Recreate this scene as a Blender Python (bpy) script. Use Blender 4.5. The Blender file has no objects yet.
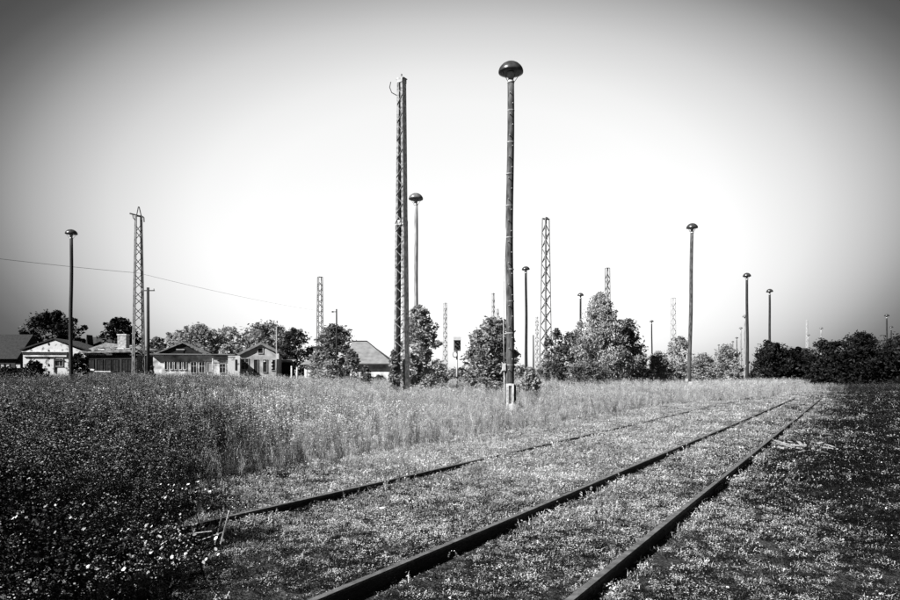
import bpy, bmesh, math, random
import numpy as np
from mathutils import Vector, Matrix, noise
R = math.radians
random.seed(7); RNG = np.random.default_rng(7)
S = bpy.context.scene
COL = S.collection

# ------------------------------------------------------------------ camera
cam = bpy.data.cameras.new('camera'); cam.lens = 28; cam.sensor_width = 36
cam.shift_y = 75/900; cam.clip_end = 6000; cam.clip_start = 0.1
cam_o = bpy.data.objects.new('camera', cam); COL.objects.link(cam_o)
EYE = 1.65; F = 700.0; HY = 375.0
cam_o.location = (0, 0, EYE); cam_o.rotation_euler = (R(90), 0, 0)
S.camera = cam_o
# ------------------------------------------------------------------ light
SUN_AZ, SUN_EL = -126, 38
EXPO = 1.6
world = bpy.data.worlds.new('World'); S.world = world; world.use_nodes = True
def build_world():
    N = world.node_tree.nodes; L = world.node_tree.links
    bg = N['Background']
    sky = N.new('ShaderNodeTexSky'); sky.sky_type = 'NISHITA'; sky.sun_disc = False
    sky.sun_elevation = R(SUN_EL); sky.sun_rotation = R(SUN_AZ)
    bw = N.new('ShaderNodeRGBToBW'); L.new(sky.outputs[0], bw.inputs[0])
    # vignette put into the monochrome sky: bright low ahead, dim towards all sides
    tc = N.new('ShaderNodeTexCoord')
    sub = N.new('ShaderNodeVectorMath'); sub.operation = 'SUBTRACT'
    L.new(tc.outputs['Generated'], sub.inputs[0]); sub.inputs[1].default_value = (0.015, 0.933, 0.213)
    mul = N.new('ShaderNodeVectorMath'); mul.operation = 'MULTIPLY'
    L.new(sub.outputs[0], mul.inputs[0]); mul.inputs[1].default_value = (1.0, 1.347, 1.863)
    ln = N.new('ShaderNodeVectorMath'); ln.operation = 'DOT_PRODUCT'
    L.new(mul.outputs[0], ln.inputs[0]); L.new(mul.outputs[0], ln.inputs[1])
    nz = N.new('ShaderNodeTexNoise'); nz.inputs['Scale'].default_value = 1.6; nz.inputs['Detail'].default_value = 3
    L.new(tc.outputs['Generated'], nz.inputs['Vector'])
    ma = N.new('ShaderNodeMath'); ma.operation = 'MULTIPLY_ADD'
    L.new(nz.outputs['Fac'], ma.inputs[0]); ma.inputs[1].default_value = 0.02; L.new(ln.outputs['Value'], ma.inputs[2])
    rp = N.new('ShaderNodeValToRGB'); L.new(ma.outputs[0], rp.inputs[0])
    e = rp.color_ramp.elements
    pts = [(0.0, .96), (.09, .955), (.13, .90), (.17, .79), (.21, .685), (.24, .58), (.27, .48), (.295, .395), (.33, .27), (.362, .182), (.40, .115), (.44, .085), (.51, .075), (1.0, .075)]
    e[0].position, e[0].color = pts[0][0], (pts[0][1],)*3+(1,)
    e[1].position, e[1].color = pts[-1][0], (pts[-1][1],)*3+(1,)
    for p, v in pts[1:-1]:
        q = e.new(p); q.color = (v, v, v, 1)
    m2 = N.new('ShaderNodeMath'); m2.operation = 'MULTIPLY'
    pw = N.new('ShaderNodeMath'); pw.operation = 'POWER'; L.new(bw.outputs[0], pw.inputs[0]); pw.inputs[1].default_value = .3
    L.new(pw.outputs[0], m2.inputs[0]); L.new(rp.outputs[0], m2.inputs[1])
    m3 = N.new('ShaderNodeMath'); m3.operation = 'MULTIPLY'; m3.inputs[1].default_value = 2.5
    L.new(m2.outputs[0], m3.inputs[0])
    L.new(m3.outputs[0], bg.inputs[0]); bg.inputs[1].default_value = 0.1
build_world()
sl = bpy.data.lights.new('sun', 'SUN'); sl.energy = 4.2; sl.angle = R(0.5); sl.color = (1, 1, 1)
sun = bpy.data.objects.new('sun', sl); COL.objects.link(sun)
sp = Vector((math.sin(R(SUN_AZ))*math.cos(R(SUN_EL)), math.cos(R(SUN_AZ))*math.cos(R(SUN_EL)), math.sin(R(SUN_EL))))
sun.rotation_euler = (-sp).to_track_quat('-Z', 'Y').to_euler(); sun.location = sp*50
S.view_settings.view_transform = 'Standard'; S.view_settings.look = 'None'
S.view_settings.exposure = EXPO; S.view_settings.gamma = 1.0
S.cycles.max_bounces = 5; S.cycles.diffuse_bounces = 2; S.cycles.glossy_bounces = 2
S.cycles.transparent_max_bounces = 4; S.cycles.transmission_bounces = 2

# ------------------------------------------------------------------ materials (monochrome photograph: neutral greys)
def mat(name, lo, hi, rough=.7, scale=6, detail=6, bump=0.0, bscale=30, spec=.3, metal=0.0, stretch=(1, 1, 1), sharp=(.3, .7), obj_space=True, extra=None):
    m = bpy.data.materials.new(name); m.use_nodes = True
    N = m.node_tree.nodes; L = m.node_tree.links; b = N['Principled BSDF']
    b.inputs['Roughness'].default_value = rough; b.inputs['Metallic'].default_value = metal
    b.inputs['Specular IOR Level'].default_value = spec
    tc = N.new('ShaderNodeTexCoord'); mp = N.new('ShaderNodeMapping'); mp.inputs['Scale'].default_value = stretch
    L.new(tc.outputs['Object'], mp.inputs[0])
    nz = N.new('ShaderNodeTexNoise'); nz.inputs['Scale'].default_value = scale; nz.inputs['Detail'].default_value = detail
    L.new(mp.outputs[0], nz.inputs['Vector'])
    rp = N.new('ShaderNodeValToRGB'); L.new(nz.outputs['Fac'], rp.inputs[0])
    e = rp.color_ramp.elements; e[0].position, e[1].position = sharp
    e[0].color = (lo, lo, lo, 1); e[1].color = (hi, hi, hi, 1)
    L.new(rp.outputs[0], b.inputs['Base Color'])
    if bump:
        n2 = N.new('ShaderNodeTexNoise'); n2.inputs['Scale'].default_value = bscale; n2.inputs['Detail'].default_value = 4
        L.new(mp.outputs[0], n2.inputs['Vector'])
        bp = N.new('ShaderNodeBump'); bp.inputs['Strength'].default_value = bump; bp.inputs['Distance'].default_value = .02
        L.new(n2.outputs['Fac'], bp.inputs['Height']); L.new(bp.outputs[0], b.inputs['Normal'])
    return m

def leafmat(name, lo, hi, spec=.35, rough=.5, trans=.25, patch=None, fine=30):
    """foliage: varies per plant (instance random) and by world-scale patches"""
    m = bpy.data.materials.new(name); m.use_nodes = True
    N = m.node_tree.nodes; L = m.node_tree.links; b = N['Principled BSDF']
    b.inputs['Roughness'].default_value = rough; b.inputs['Specular IOR Level'].default_value = spec
    oi = N.new('ShaderNodeObjectInfo'); geo = N.new('ShaderNodeNewGeometry')
    nz = N.new('ShaderNodeTexNoise'); nz.inputs['Scale'].default_value = patch or .5; nz.inputs['Detail'].default_value = 3
    L.new(geo.outputs['Position'], nz.inputs['Vector'])
    n2 = N.new('ShaderNodeTexNoise'); n2.inputs['Scale'].default_value = fine; n2.inputs['Detail'].default_value = 1
    L.new(geo.outputs['Position'], n2.inputs['Vector'])
    a = N.new('ShaderNodeMath'); a.operation = 'ADD'; L.new(oi.outputs['Random'], a.inputs[0]); L.new(nz.outputs['Fac'], a.inputs[1])
    a2 = N.new('ShaderNodeMath'); a2.operation = 'ADD'; L.new(a.outputs[0], a2.inputs[0]); L.new(n2.outputs['Fac'], a2.inputs[1])
    mr = N.new('ShaderNodeMapRange'); mr.inputs['From Min'].default_value = .7; mr.inputs['From Max'].default_value = 2.2
    mr.inputs['To Min'].default_value = lo; mr.inputs['To Max'].default_value = hi
    mr.interpolation_type = 'SMOOTHSTEP'
    L.new(a2.outputs[0], mr.inputs['Value']); L.new(mr.outputs[0], b.inputs['Base Color'])
    if trans:
        t = N.new('ShaderNodeBsdfTranslucent'); L.new(mr.outputs[0], t.inputs[0])
        mx = N.new('ShaderNodeMixShader'); mx.inputs[0].default_value = trans
        L.new(b.outputs[0], mx.inputs[1]); L.new(t.outputs[0], mx.inputs[2])
        L.new(mx.outputs[0], N['Material Output'].inputs['Surface'])
    return m

M = {}
M['pole'] = mat('weathered_tarred_pole', .018, .10, .85, 9, 8, .8, 40, stretch=(1, 1, .25), sharp=(.35, .72))
M['web'] = mat('mottled_channel_web', .4, .9, .7, 9, 6, .3, 20, stretch=(1, 1, .5), sharp=(.4, .6))
M['pole_dark'] = mat('dark_tarred_pole', .006, .025, .85, 9, 6, .5, 40, stretch=(1, 1, .2))
M['pole_pale'] = mat('pale_concrete_pole', .12, .3, .85, 6, 6, .4, 40, stretch=(1, 1, .2))
M['concrete'] = mat('pale_concrete', .2, .5, .85, 5, 8, .6, 30, sharp=(.3, .6))
M['shade'] = mat('dark_enamel_shade', .015, .045, .3, 5, 4, .1, 20, spec=.5)
M['shade_pale'] = mat('grey_enamel_shade', .07, .13, .35, 5, 4, .1, 20, spec=.5)
M['zinc'] = mat('dull_zinc', .28, .45, .5, 12, 4, .1, 30, spec=.4)
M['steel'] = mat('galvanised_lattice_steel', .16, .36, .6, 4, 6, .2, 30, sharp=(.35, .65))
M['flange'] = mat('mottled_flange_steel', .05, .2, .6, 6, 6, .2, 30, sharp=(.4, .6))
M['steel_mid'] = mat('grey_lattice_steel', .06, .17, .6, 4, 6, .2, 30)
M['steel_dark'] = mat('dark_lattice_steel', .05, .12, .6, 4, 6, .2, 30)
M['rail'] = mat('rusty_rail_steel', .012, .03, .8, 20, 6, .5, 60, stretch=(.3, .3, 1))
M['railtop'] = mat('dull_rail_head', .02, .11, .5, 9, 9, .2, 60, spec=.5)
M['iron'] = mat('dark_iron', .03, .07, .6, 12, 4, .2, 40)
M['plaster_white'] = mat('peeling_white_plaster', .12, .5, .9, 1.4, 10, .5, 8, sharp=(.36, .46))
M['plaster_grey'] = mat('grey_plaster', .2, .4, .9, 1.2, 8, .3, 8)
M['plaster_mid'] = mat('stained_light_plaster', .2, .72, .9, 1.3, 8, .3, 8)
M['plaster_dark'] = mat('sooty_brick_wall', .010, .03, .9, 1.5, 8, .4, 8)
M['roof_pale'] = mat('pale_weathered_roof', .05, .22, .9, 2.5, 8, .6, 6)
M['roof_dark'] = mat('dark_roofing_felt', .006, .03, .85, 2, 8, .4, 6)
M['roof_mid'] = mat('mid_grey_tiled_roof', .11, .19, .8, 1.5, 8, .4, 10)
M['brick'] = mat('chimney_brick', .12, .4, .9, 3, 8, .5, 8)
M['board'] = mat('dark_weathered_boards', .005, .018, .9, 3, 6, .4, 12)
M['trim'] = mat('pale_painted_trim', .3, .55, .7, 4, 4, .2, 12)
M['glass'] = mat('grimy_window_glass', .01, .03, .15, 3, 3, 0, 5, spec=.5)
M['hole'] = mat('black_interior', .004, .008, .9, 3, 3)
M['bark'] = mat('dark_bark', .03, .08, .9, 8, 6, .8, 20)
M['bark_birch'] = mat('white_birch_bark', .05, .6, .8, 5, 6, .3, 20, stretch=(1, 1, 3), sharp=(.38, .46))
M['stone'] = mat('pale_stone', .35, .65, .9, 9, 6, .6, 20)
M['paper'] = mat('sun_bleached_boards', .12, .35, .8, 7, 6, .4, 20)
M['wire'] = mat('dull_wire', .06, .1, .6)
M['wood_post'] = mat('grey_wood_post', .12, .25, .9, 9, 6, .5, 30, stretch=(1, 1, .2))
M['ivy'] = leafmat('climbing_leaf', .05, .14)
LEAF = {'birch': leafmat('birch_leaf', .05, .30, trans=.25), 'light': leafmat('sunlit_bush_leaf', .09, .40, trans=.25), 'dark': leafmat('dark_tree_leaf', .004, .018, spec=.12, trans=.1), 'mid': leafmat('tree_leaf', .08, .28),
        'pale': leafmat('pale_feathery_leaf', .15, .42, trans=.3), 'deep': leafmat('deep_green_leaf', .03, .15)}
M['grass'] = leafmat('meadow_grass', .06, .68, trans=.3, rough=.55)
M['grass_mid'] = leafmat('ripening_grass', .04, .46, trans=.3)
M['grass_shade_tint'] = leafmat('shade_tinted_grass', .0015, .013, trans=.1, spec=.03)  # darker copy of the grass; edge shade is put into its colour
M['herb'] = leafmat('herb_leaf', .015, .46, trans=.12, spec=.3, rough=.45)
M['herb_shade_tint'] = leafmat('shade_tinted_herb_leaf', .001, .009, trans=.1, spec=.03, rough=.4)  # herb leaf copy with the edge shade painted into its colour
M['straw'] = leafmat('dry_straw', .4, .7, trans=.2)
M['petal'] = leafmat('white_petal', .7, .85, trans=.25, spec=.1)

# ------------------------------------------------------------------ mesh helpers
class MB:
    def __init__(s): s.v = []; s.f = []
    def box(s, c, size, mtx=None):
        i = len(s.v); hx, hy, hz = size[0]/2, size[1]/2, size[2]/2
        for x, y, z in ((-1,-1,-1),(1,-1,-1),(1,1,-1),(-1,1,-1),(-1,-1,1),(1,-1,1),(1,1,1),(-1,1,1)):
            p = Vector((x*hx, y*hy, z*hz))
            if mtx: p = mtx @ p
            s.v.append((p.x+c[0], p.y+c[1], p.z+c[2]))
        s.f += [tuple(i+k for k in q) for q in ((0,3,2,1),(4,5,6,7),(0,1,5,4),(1,2,6,5),(2,3,7,6),(3,0,4,7))]
        return s
    def bar(s, p, q, w, d=None):
        p, q = Vector(p), Vector(q); d = d or w
        z = q-p; ln = z.length
        m = z.to_track_quat('Z', 'Y').to_matrix()
        return s.box((p+q)/2, (w, d, ln), m)
    def tube(s, pts, rad, n=8, cap=True):
        pts = [Vector(p) for p in pts]; k = len(pts); i0 = len(s.v)
        if not hasattr(rad, '__len__'): rad = [rad]*k
        up = None
        for j, p in enumerate(pts):
            t = (pts[min(j+1, k-1)]-pts[max(j-1, 0)]).normalized()
            if up is None:
                up = t.orthogonal().normalized()
            else:
                up = (up - t*up.dot(t))
                up = up.normalized() if up.length > 1e-6 else t.orthogonal().normalized()
            w = t.cross(up)
            for a in range(n):
                th = 2*math.pi*a/n
                s.v.append(tuple(p + (up*math.cos(th)+w*math.sin(th))*rad[j]))
        for j in range(k-1):
            for a in range(n):
                b = (a+1) % n
                s.f.append((i0+j*n+a, i0+j*n+b, i0+(j+1)*n+b, i0+(j+1)*n+a))
        if cap:
            s.f.append(tuple(i0+a for a in reversed(range(n)))); s.f.append(tuple(i0+(k-1)*n+a for a in range(n)))
        return s
    def lathe(s, prof, n=24, c=(0, 0, 0)):
        i0 = len(s.v); k = len(prof)
        for r, z in prof:
            for a in range(n):
                th = 2*math.pi*a/n; s.v.append((c[0]+r*math.cos(th), c[1]+r*math.sin(th), c[2]+z))
        for j in range(k-1):
            for a in range(n):
                b = (a+1) % n; s.f.append((i0+j*n+a, i0+j*n+b, i0+(j+1)*n+b, i0+(j+1)*n+a))
        return s
    def poly(s, pts, depth=None):
        """polygon with thickness given by the vector depth"""
        i = len(s.v); n = len(pts)
        s.v += [tuple(p) for p in pts]
        if depth is None: s.f.append(tuple(range(i, i+n))); return s
        s.v += [tuple(Vector(p)+Vector(depth)) for p in pts]
        s.f.append(tuple(range(i, i+n))); s.f.append(tuple(reversed(range(i+n, i+2*n))))
        for a in range(n):
            b = (a+1) % n; s.f.append((i+a, i+n+a, i+n+b, i+b))
        return s
    def mesh(s, name, m, smooth=False):
        me = bpy.data.meshes.new(name); me.from_pydata(s.v, [], s.f)
        bm = bmesh.new(); bm.from_mesh(me); bmesh.ops.recalc_face_normals(bm, faces=bm.faces); bm.to_mesh(me); bm.free()
        me.materials.append(m)
        if smooth: me.shade_smooth()
        return me
    def build(s, name, m, parent=None, smooth=False, loc=None):
        return link(name, s.mesh(name, m, smooth), parent, loc)
def link(name, me, parent=None, loc=None):
    o = bpy.data.objects.new(name, me); COL.objects.link(o)
    if parent: o.parent = parent
    if loc: o.location = loc
    return o
def tag(o, label=None, cat=None, group=None, kind=None):
    if label: o['label'] = label
    if cat: o['category'] = cat
    if group: o['group'] = group
    if kind: o['kind'] = kind
    return o
def empty(name, loc, label, cat, group=None, rz=0):
    o = bpy.data.objects.new(name, None); COL.objects.link(o); o.empty_display_size = .3
    o.location = loc; o.rotation_euler.z = rz
    return tag(o, label, cat, group)
def X(px, Y): return (px-450)/F*Y
def Z(py, Y): return EYE+(HY-py)/F*Y
def np_mesh(name, verts, quads, m):
    me = bpy.data.meshes.new(name); verts = np.asarray(verts, np.float32); quads = np.asarray(quads, np.int32)
    me.vertices.add(len(verts)); me.vertices.foreach_set('co', verts.ravel())
    k = quads.shape[1]
    me.loops.add(quads.size); me.loops.foreach_set('vertex_index', quads.ravel())
    me.polygons.add(len(quads)); me.polygons.foreach_set('loop_start', np.arange(0, quads.size, k, dtype=np.int32))
    me.update(calc_edges=True); me.materials.append(m); return me

# ------------------------------------------------------------------ ground
TAN = 400/700; CA = math.cos(math.atan(TAN)); SA = math.sin(math.atan(TAN))
RX0, RY0 = .816, 4.76                     # a point on the right-hand rail
def s_of(x, y): return (x-RX0-(y-RY0)*TAN)*CA      # metres to the right of the right-hand rail
def on_rail(s, t):                         # s across, t along from RX0,RY0
    return Vector((RX0+t*SA+s*CA, RY0+t*CA-s*SA, 0))
def gheight(x, y):
    h = .10*noise.noise(Vector((x*.12, y*.12, 3)))+.04*noise.noise(Vector((x*.5, y*.5, 7)))
    s = s_of(x, y); near = min(1, max(0, (abs(s+2.2)-4.5)/6))
    return h*(.25+.75*near)
def axis(a, b, n, p):                       # finer near zero
    u = np.linspace(-1, 1, n); v = np.sign(u)*np.abs(u)**p
    return np.where(v < 0, -a*v*-1, b*v) if False else np.where(v < 0, v*abs(a), v*b)
gx = axis(-2500, 2500, 260, 3.2); gy = axis(-600, 4000, 260, 3.2)
gv = [(x, y, gheight(x, y) if abs(x) < 150 and -60 < y < 260 else 0) for y in gy for x in gx]
n = len(gx)
gq = [(j*n+i, j*n+i+1, (j+1)*n+i+1, (j+1)*n+i) for j in range(len(gy)-1) for i in range(n-1)]
def groundmat():
    m = bpy.data.materials.new('cinder_soil'); m.use_nodes = True
    N = m.node_tree.nodes; L = m.node_tree.links; b = N['Principled BSDF']; b.inputs['Roughness'].default_value = .95
    b.inputs['Specular IOR Level'].default_value = .15
    tc = N.new('ShaderNodeTexCoord')
    a = N.new('ShaderNodeTexNoise'); a.inputs['Scale'].default_value = 45; a.inputs['Detail'].default_value = 8
    c = N.new('ShaderNodeTexNoise'); c.inputs['Scale'].default_value = .5; c.inputs['Detail'].default_value = 8
    v = N.new('ShaderNodeTexVoronoi'); v.inputs['Scale'].default_value = 28
    for q in (a, c, v): L.new(tc.outputs['Object'], q.inputs['Vector'])
    mx = N.new('ShaderNodeMath'); mx.operation = 'MULTIPLY'; L.new(a.outputs['Fac'], mx.inputs[0]); L.new(c.outputs['Fac'], mx.inputs[1])
    rp = N.new('ShaderNodeValToRGB'); e = rp.color_ramp.elements
    e[0].position = .12; e[0].color = (.006, .006, .006, 1); e[1].position = .45; e[1].color = (.06, .06, .06, 1)
    L.new(mx.outputs[0], rp.inputs[0]); L.new(rp.outputs[0], b.inputs['Base Color'])
    bp = N.new('ShaderNodeBump'); bp.inputs['Strength'].default_value = .9; bp.inputs['Distance'].default_value = .03
    L.new(v.outputs['Distance'], bp.inputs['Height']); L.new(bp.outputs[0], b.inputs['Normal'])
    return m
g = link('ground', np_mesh('ground', gv, gq, groundmat())); tag(g, 'flat cinder soil of the old railway yard', kind='structure')
g.data.shade_smooth()

# ------------------------------------------------------------------ rails
def rail_piece(s, t0, t1, parent, name='rail'):
    """one length of flat-bottom rail lying in the growth"""
    mb = MB(); h = .165
    prof = [(-.065, 0), (.065, 0), (.065, .012), (.012, .03), (.009, .115), (.034, .128), (.036, .150), (.028, h), (-.028, h), (-.036, .150), (-.034, .128), (-.009, .115), (-.012, .03), (-.065, .012)]
    k = max(2, int((t1-t0)/1.5)); rows = []
    for j in range(k+1):
        t = t0+(t1-t0)*j/k; c = on_rail(s, t)
        wob = .012*noise.noise(Vector((t*.12, s, 1))); dz = .018*noise.noise(Vector((t*.1, s*3, 5)))-(.04 if s > -3 else .058)
        rows.append([(c.x+(px+wob)*CA, c.y-(px+wob)*SA, pz+dz) for px, pz in prof])
    m = len(prof)
    for r in rows: mb.v += r
    for j in range(k):
        for a in range(m):
            b = (a+1) % m; mb.f.append((j*m+a, j*m+b, (j+1)*m+b, (j+1)*m+a))
    mb.f.append(tuple(range(m))); mb.f.append(tuple(range(k*m, k*m+m)))
    me = mb.mesh(name, M['rail']); me.materials.append(M['railtop'])
    for p in me.polygons:
        if p.normal.z > .6 and p.center.z > .1: p.material_index = 1
    return link(name, me, parent)
def fishplate(s, t, parent):
    mb = MB(); a = on_rail(s, t)
    rot = Matrix.Rotation(-math.atan(TAN), 3, 'Z')
    for sd in (-1, 1):
        c = on_rail(s+sd*.024, t); mb.box((c.x, c.y, .036), (.022, .56, .07), rot)
        for q in (-.2, -.07, .07, .2):
            d = on_rail(s+sd*.045, t+q); mb.box((d.x, d.y, .04), (.03, .035, .035), rot)
    mb.build('fishplate', M['iron'], parent)
def track(label, ss, tmin, tmax, joint, name):
    o = empty(name, (0, 0, 0), label, 'railway track', 'abandoned railway tracks in the grass')
    for s in ss:
        a = tmin
        while a < tmax:
            b = min(a+15, tmax); rail_piece(s, a+.004, b-.004, o)
            if b < tmax and b < 45: fishplate(s, b, o)
            a = b
    return o
track('rusty railway track with both rails showing, running from the bottom edge to the far right', (0, -1.507), -9, 48, 0, 'railway_track')
track('lone visible rail of a second track, edging the tall weeds left of the clear track', (-4.27,), -9, 60, 0, 'railway_track')

# ------------------------------------------------------------------ mushroom lamp posts
def lamp_post(px, top, Y, label, kind='dark', near=0, lean=0.0, H=None, name='lamp_post'):
    """Y metres away; the height follows from the top pixel of the photograph"""
    H = Z(top, Y); x = X(px, Y); r0 = .2*(1 if Y < 90 else 1.1)
    o = empty(name, (x, Y, 0), label, 'lamp post', 'mushroom-shaped yard lamps on tall poles')
    o.rotation_euler = (0, -lean+(.006*math.sin(px*3.1) if not near else 0), 0)
    pm = {'dark': M['pole_dark'], 'mid': M['pole'], 'pale': M['pole_pale']}[kind]
    ps = H-1.0; k = 14
    rnd = random.Random(int(px*7))
    ph = rnd.random()*6
    pts = [(.045*math.sin(ph+j*.5)*(j/k)*(1-j/k)*4, .03*math.cos(ph+j*.4)*(j/k)*(1-j/k)*4, j*ps/k) for j in range(k+1)]
    MB().tube(pts, [r0*(1-.22*j/k) for j in range(k+1)], 14 if near else 9).build('pole', pm, o, True)
    r1 = r0*.78
    seg = 28 if near else 16
    MB().lathe([(0, .10), (r1*.9, .10), (r1*.92, 0), (r1*.75, -.0), (.13, .16), (.13, .5), (.17, .56), (0, .56)][0:0] or
               [(0, 0), (r1*1.06, 0), (r1*1.06, .09), (.12, .12), (.13, .30), (.2, .46), (.22, .54), (0, .54)], seg, (0, 0, ps+.002)).build('lamp_collar', M['zinc'], o, True)
    dm = M['shade'] if kind != 'pale' else M['shade_pale']
    R0 = .575; zb = ps+.5
    prof = [(.21, -.03), (.42, -.035), (R0*.985, -.01), (R0, .03), (R0*.985, .10), (R0*.93, .19), (R0*.82, .28), (R0*.66, .37), (R0*.44, .445), (R0*.2, .485), (0.02, .497)]
    sh = MB().lathe([(r*(1+.04*math.sin(px)), z*(1+.08*math.cos(px*2))) for r, z in prof], seg).build('lamp_shade', dm, o, True, (0, 0, zb))
    if not near: sh.rotation_euler = (.05*math.sin(px*5), .06*math.cos(px*1.7), 0)
    if Y < 110:
        sb = MB()
        for a in range(4):
            th = a*math.pi/2+.5
            sb.tube([(r1*math.cos(th), r1*math.sin(th), ps+.05), (.46*math.cos(th), .46*math.sin(th), zb-.03)], .014, 5)
        sb.build('bracket', M['iron'], o)
        MB().lathe([(0, .02), (.14, .0), (.16, -.07), (.1, -.14), (0, -.16)], 14, (0, 0, zb-.03)).build('glass_bowl', M['zinc'], o, True)
    if near:
        rp = MB()
        for j in range(28):
            z = 1.9+j*.5
            if z > ps-.3: break
            rr = r0*(1-.22*z/ps); sd = 1 if j % 2 else -1
            q = pts[min(k, int(z/ps*k))]
            MB().bar((q[0]+sd*rr*.4, q[1]-rr*.9, z), (q[0]+sd*(rr*.4), q[1]-rr*.9-.13, z), .03).build('climbing_iron', M['zinc'], o)
            if j % 3 == 0:
                MB().lathe([(rr*1.0, 0), (rr*1.05, 0.0), (rr*1.05, .05), (rr*1.0, .05)], 14, (q[0], q[1], z+.2)).build('band', M['pole_pale'], o)
    return o

p1 = lamp_post(509.5, 62, 33, 'tallest mushroom lamp post, in the middle, standing on a white concrete foot', 'mid', near=1, lean=-.004)
# concrete foot, junction box, cable of the near post
ft = MB().box((-.12, -.2, .62), (.1, .28, 1.24)).box((.12, -.2, .62), (.1, .28, 1.24)).box((0, -.24, 1.2), (.14, .2, .1)).box((0, -.2, .15), (.14, .26, .3))
ft.build('concrete_foot', M['concrete'], p1)
MB().box((0, -.17, .72), (.138, .12, .84)).build('foot_infill_panel', M['concrete'], p1)
MB().box((.25, .0, .75), (.09, .3, .9)).build('side_plate', M['iron'], p1)
jb = MB().box((-.27, -.1, 2.02), (.17, .16, .34)).build('junction_box', M['concrete'], p1)
MB().box((-.27, -.187, 2.02), (.13, .012, .28)).build('lid', M['zinc'], jb)
MB().tube([(-.27, -.1, 2.19), (-.30, -.1, 3.5), (-.31, -.1, 5), (-.27, -.1, 6.6), (-.22, -.1, 7.9), (-.185, -.08, 8.6)], .02, 6).build('cable', M['zinc'], p1, True)
MB().tube([(-.27, -.1, 1.85), (-.26, -.1, 1.0), (-.25, -.12, 0)], .022, 6).build('conduit', M['zinc'], p1, True)

lamps = [
 (71, 229, 70.7, 'leftmost mushroom lamp post, black, in front of the white gabled shed', 'dark', -.001),
 (417, 193, 56.7, 'pale grey mushroom lamp post rising out of the bush beside the tallest lattice mast', 'pale', 0),
 (526.5, 266, 94.7, 'thin dark mushroom lamp post just right of the tall central lamp pole', 'dark', 0),
 (689, 223, 68, 'dark mushroom lamp post leaning slightly left, with a white foot in the weeds', 'mid', -.021),
 (747.5, 273, 101, 'taller of the two black mushroom lamp posts right of the leaning one', 'dark', 0),
 (770, 289, 120, 'black mushroom lamp post standing before the leftmost dark tree on the right', 'dark', 0),
 (581, 293, 126, 'mushroom lamp post poking up just left of the birch', 'dark', 0),
 (616, 310, 159, 'mushroom lamp rising from the tree top right of the birch', 'dark', 0),
 (652, 320, 188, 'small distant mushroom lamp post between the birch group and the leaning pole', 'dark', 0),
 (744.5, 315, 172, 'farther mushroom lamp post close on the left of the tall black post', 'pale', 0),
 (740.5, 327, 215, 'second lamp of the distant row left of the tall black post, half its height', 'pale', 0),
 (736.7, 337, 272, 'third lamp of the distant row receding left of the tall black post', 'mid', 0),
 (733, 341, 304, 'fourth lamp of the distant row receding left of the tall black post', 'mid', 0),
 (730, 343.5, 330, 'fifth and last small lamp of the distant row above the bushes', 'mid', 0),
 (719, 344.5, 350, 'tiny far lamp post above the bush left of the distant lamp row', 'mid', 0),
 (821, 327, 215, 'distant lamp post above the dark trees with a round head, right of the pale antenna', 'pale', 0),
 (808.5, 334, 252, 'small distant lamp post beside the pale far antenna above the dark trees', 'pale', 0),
 (887, 314, 169, 'taller of the two distant lamp posts above the trees at the right edge', 'dark', 0),
 (891.5, 326, 211, 'shorter of the two distant lamp posts above the trees at the right edge', 'dark', 0),
]
for px, top, Y, lab, kd, lean in lamps:
    lamp_post(px, top, Y, lab, kd, lean=lean)
# white foot on the leaning post
q = [o for o in bpy.data.objects if o.get('label', '').startswith('dark mushroom lamp post leaning')][0]
MB().box((.05, -.2, .5), (.3, .3, 1.0)).build('concrete_foot', M['concrete'], q)
MB().box((-.3, -.15, 1.15), (.22, .16, .3)).build('junction_box', M['zinc'], q)

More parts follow.
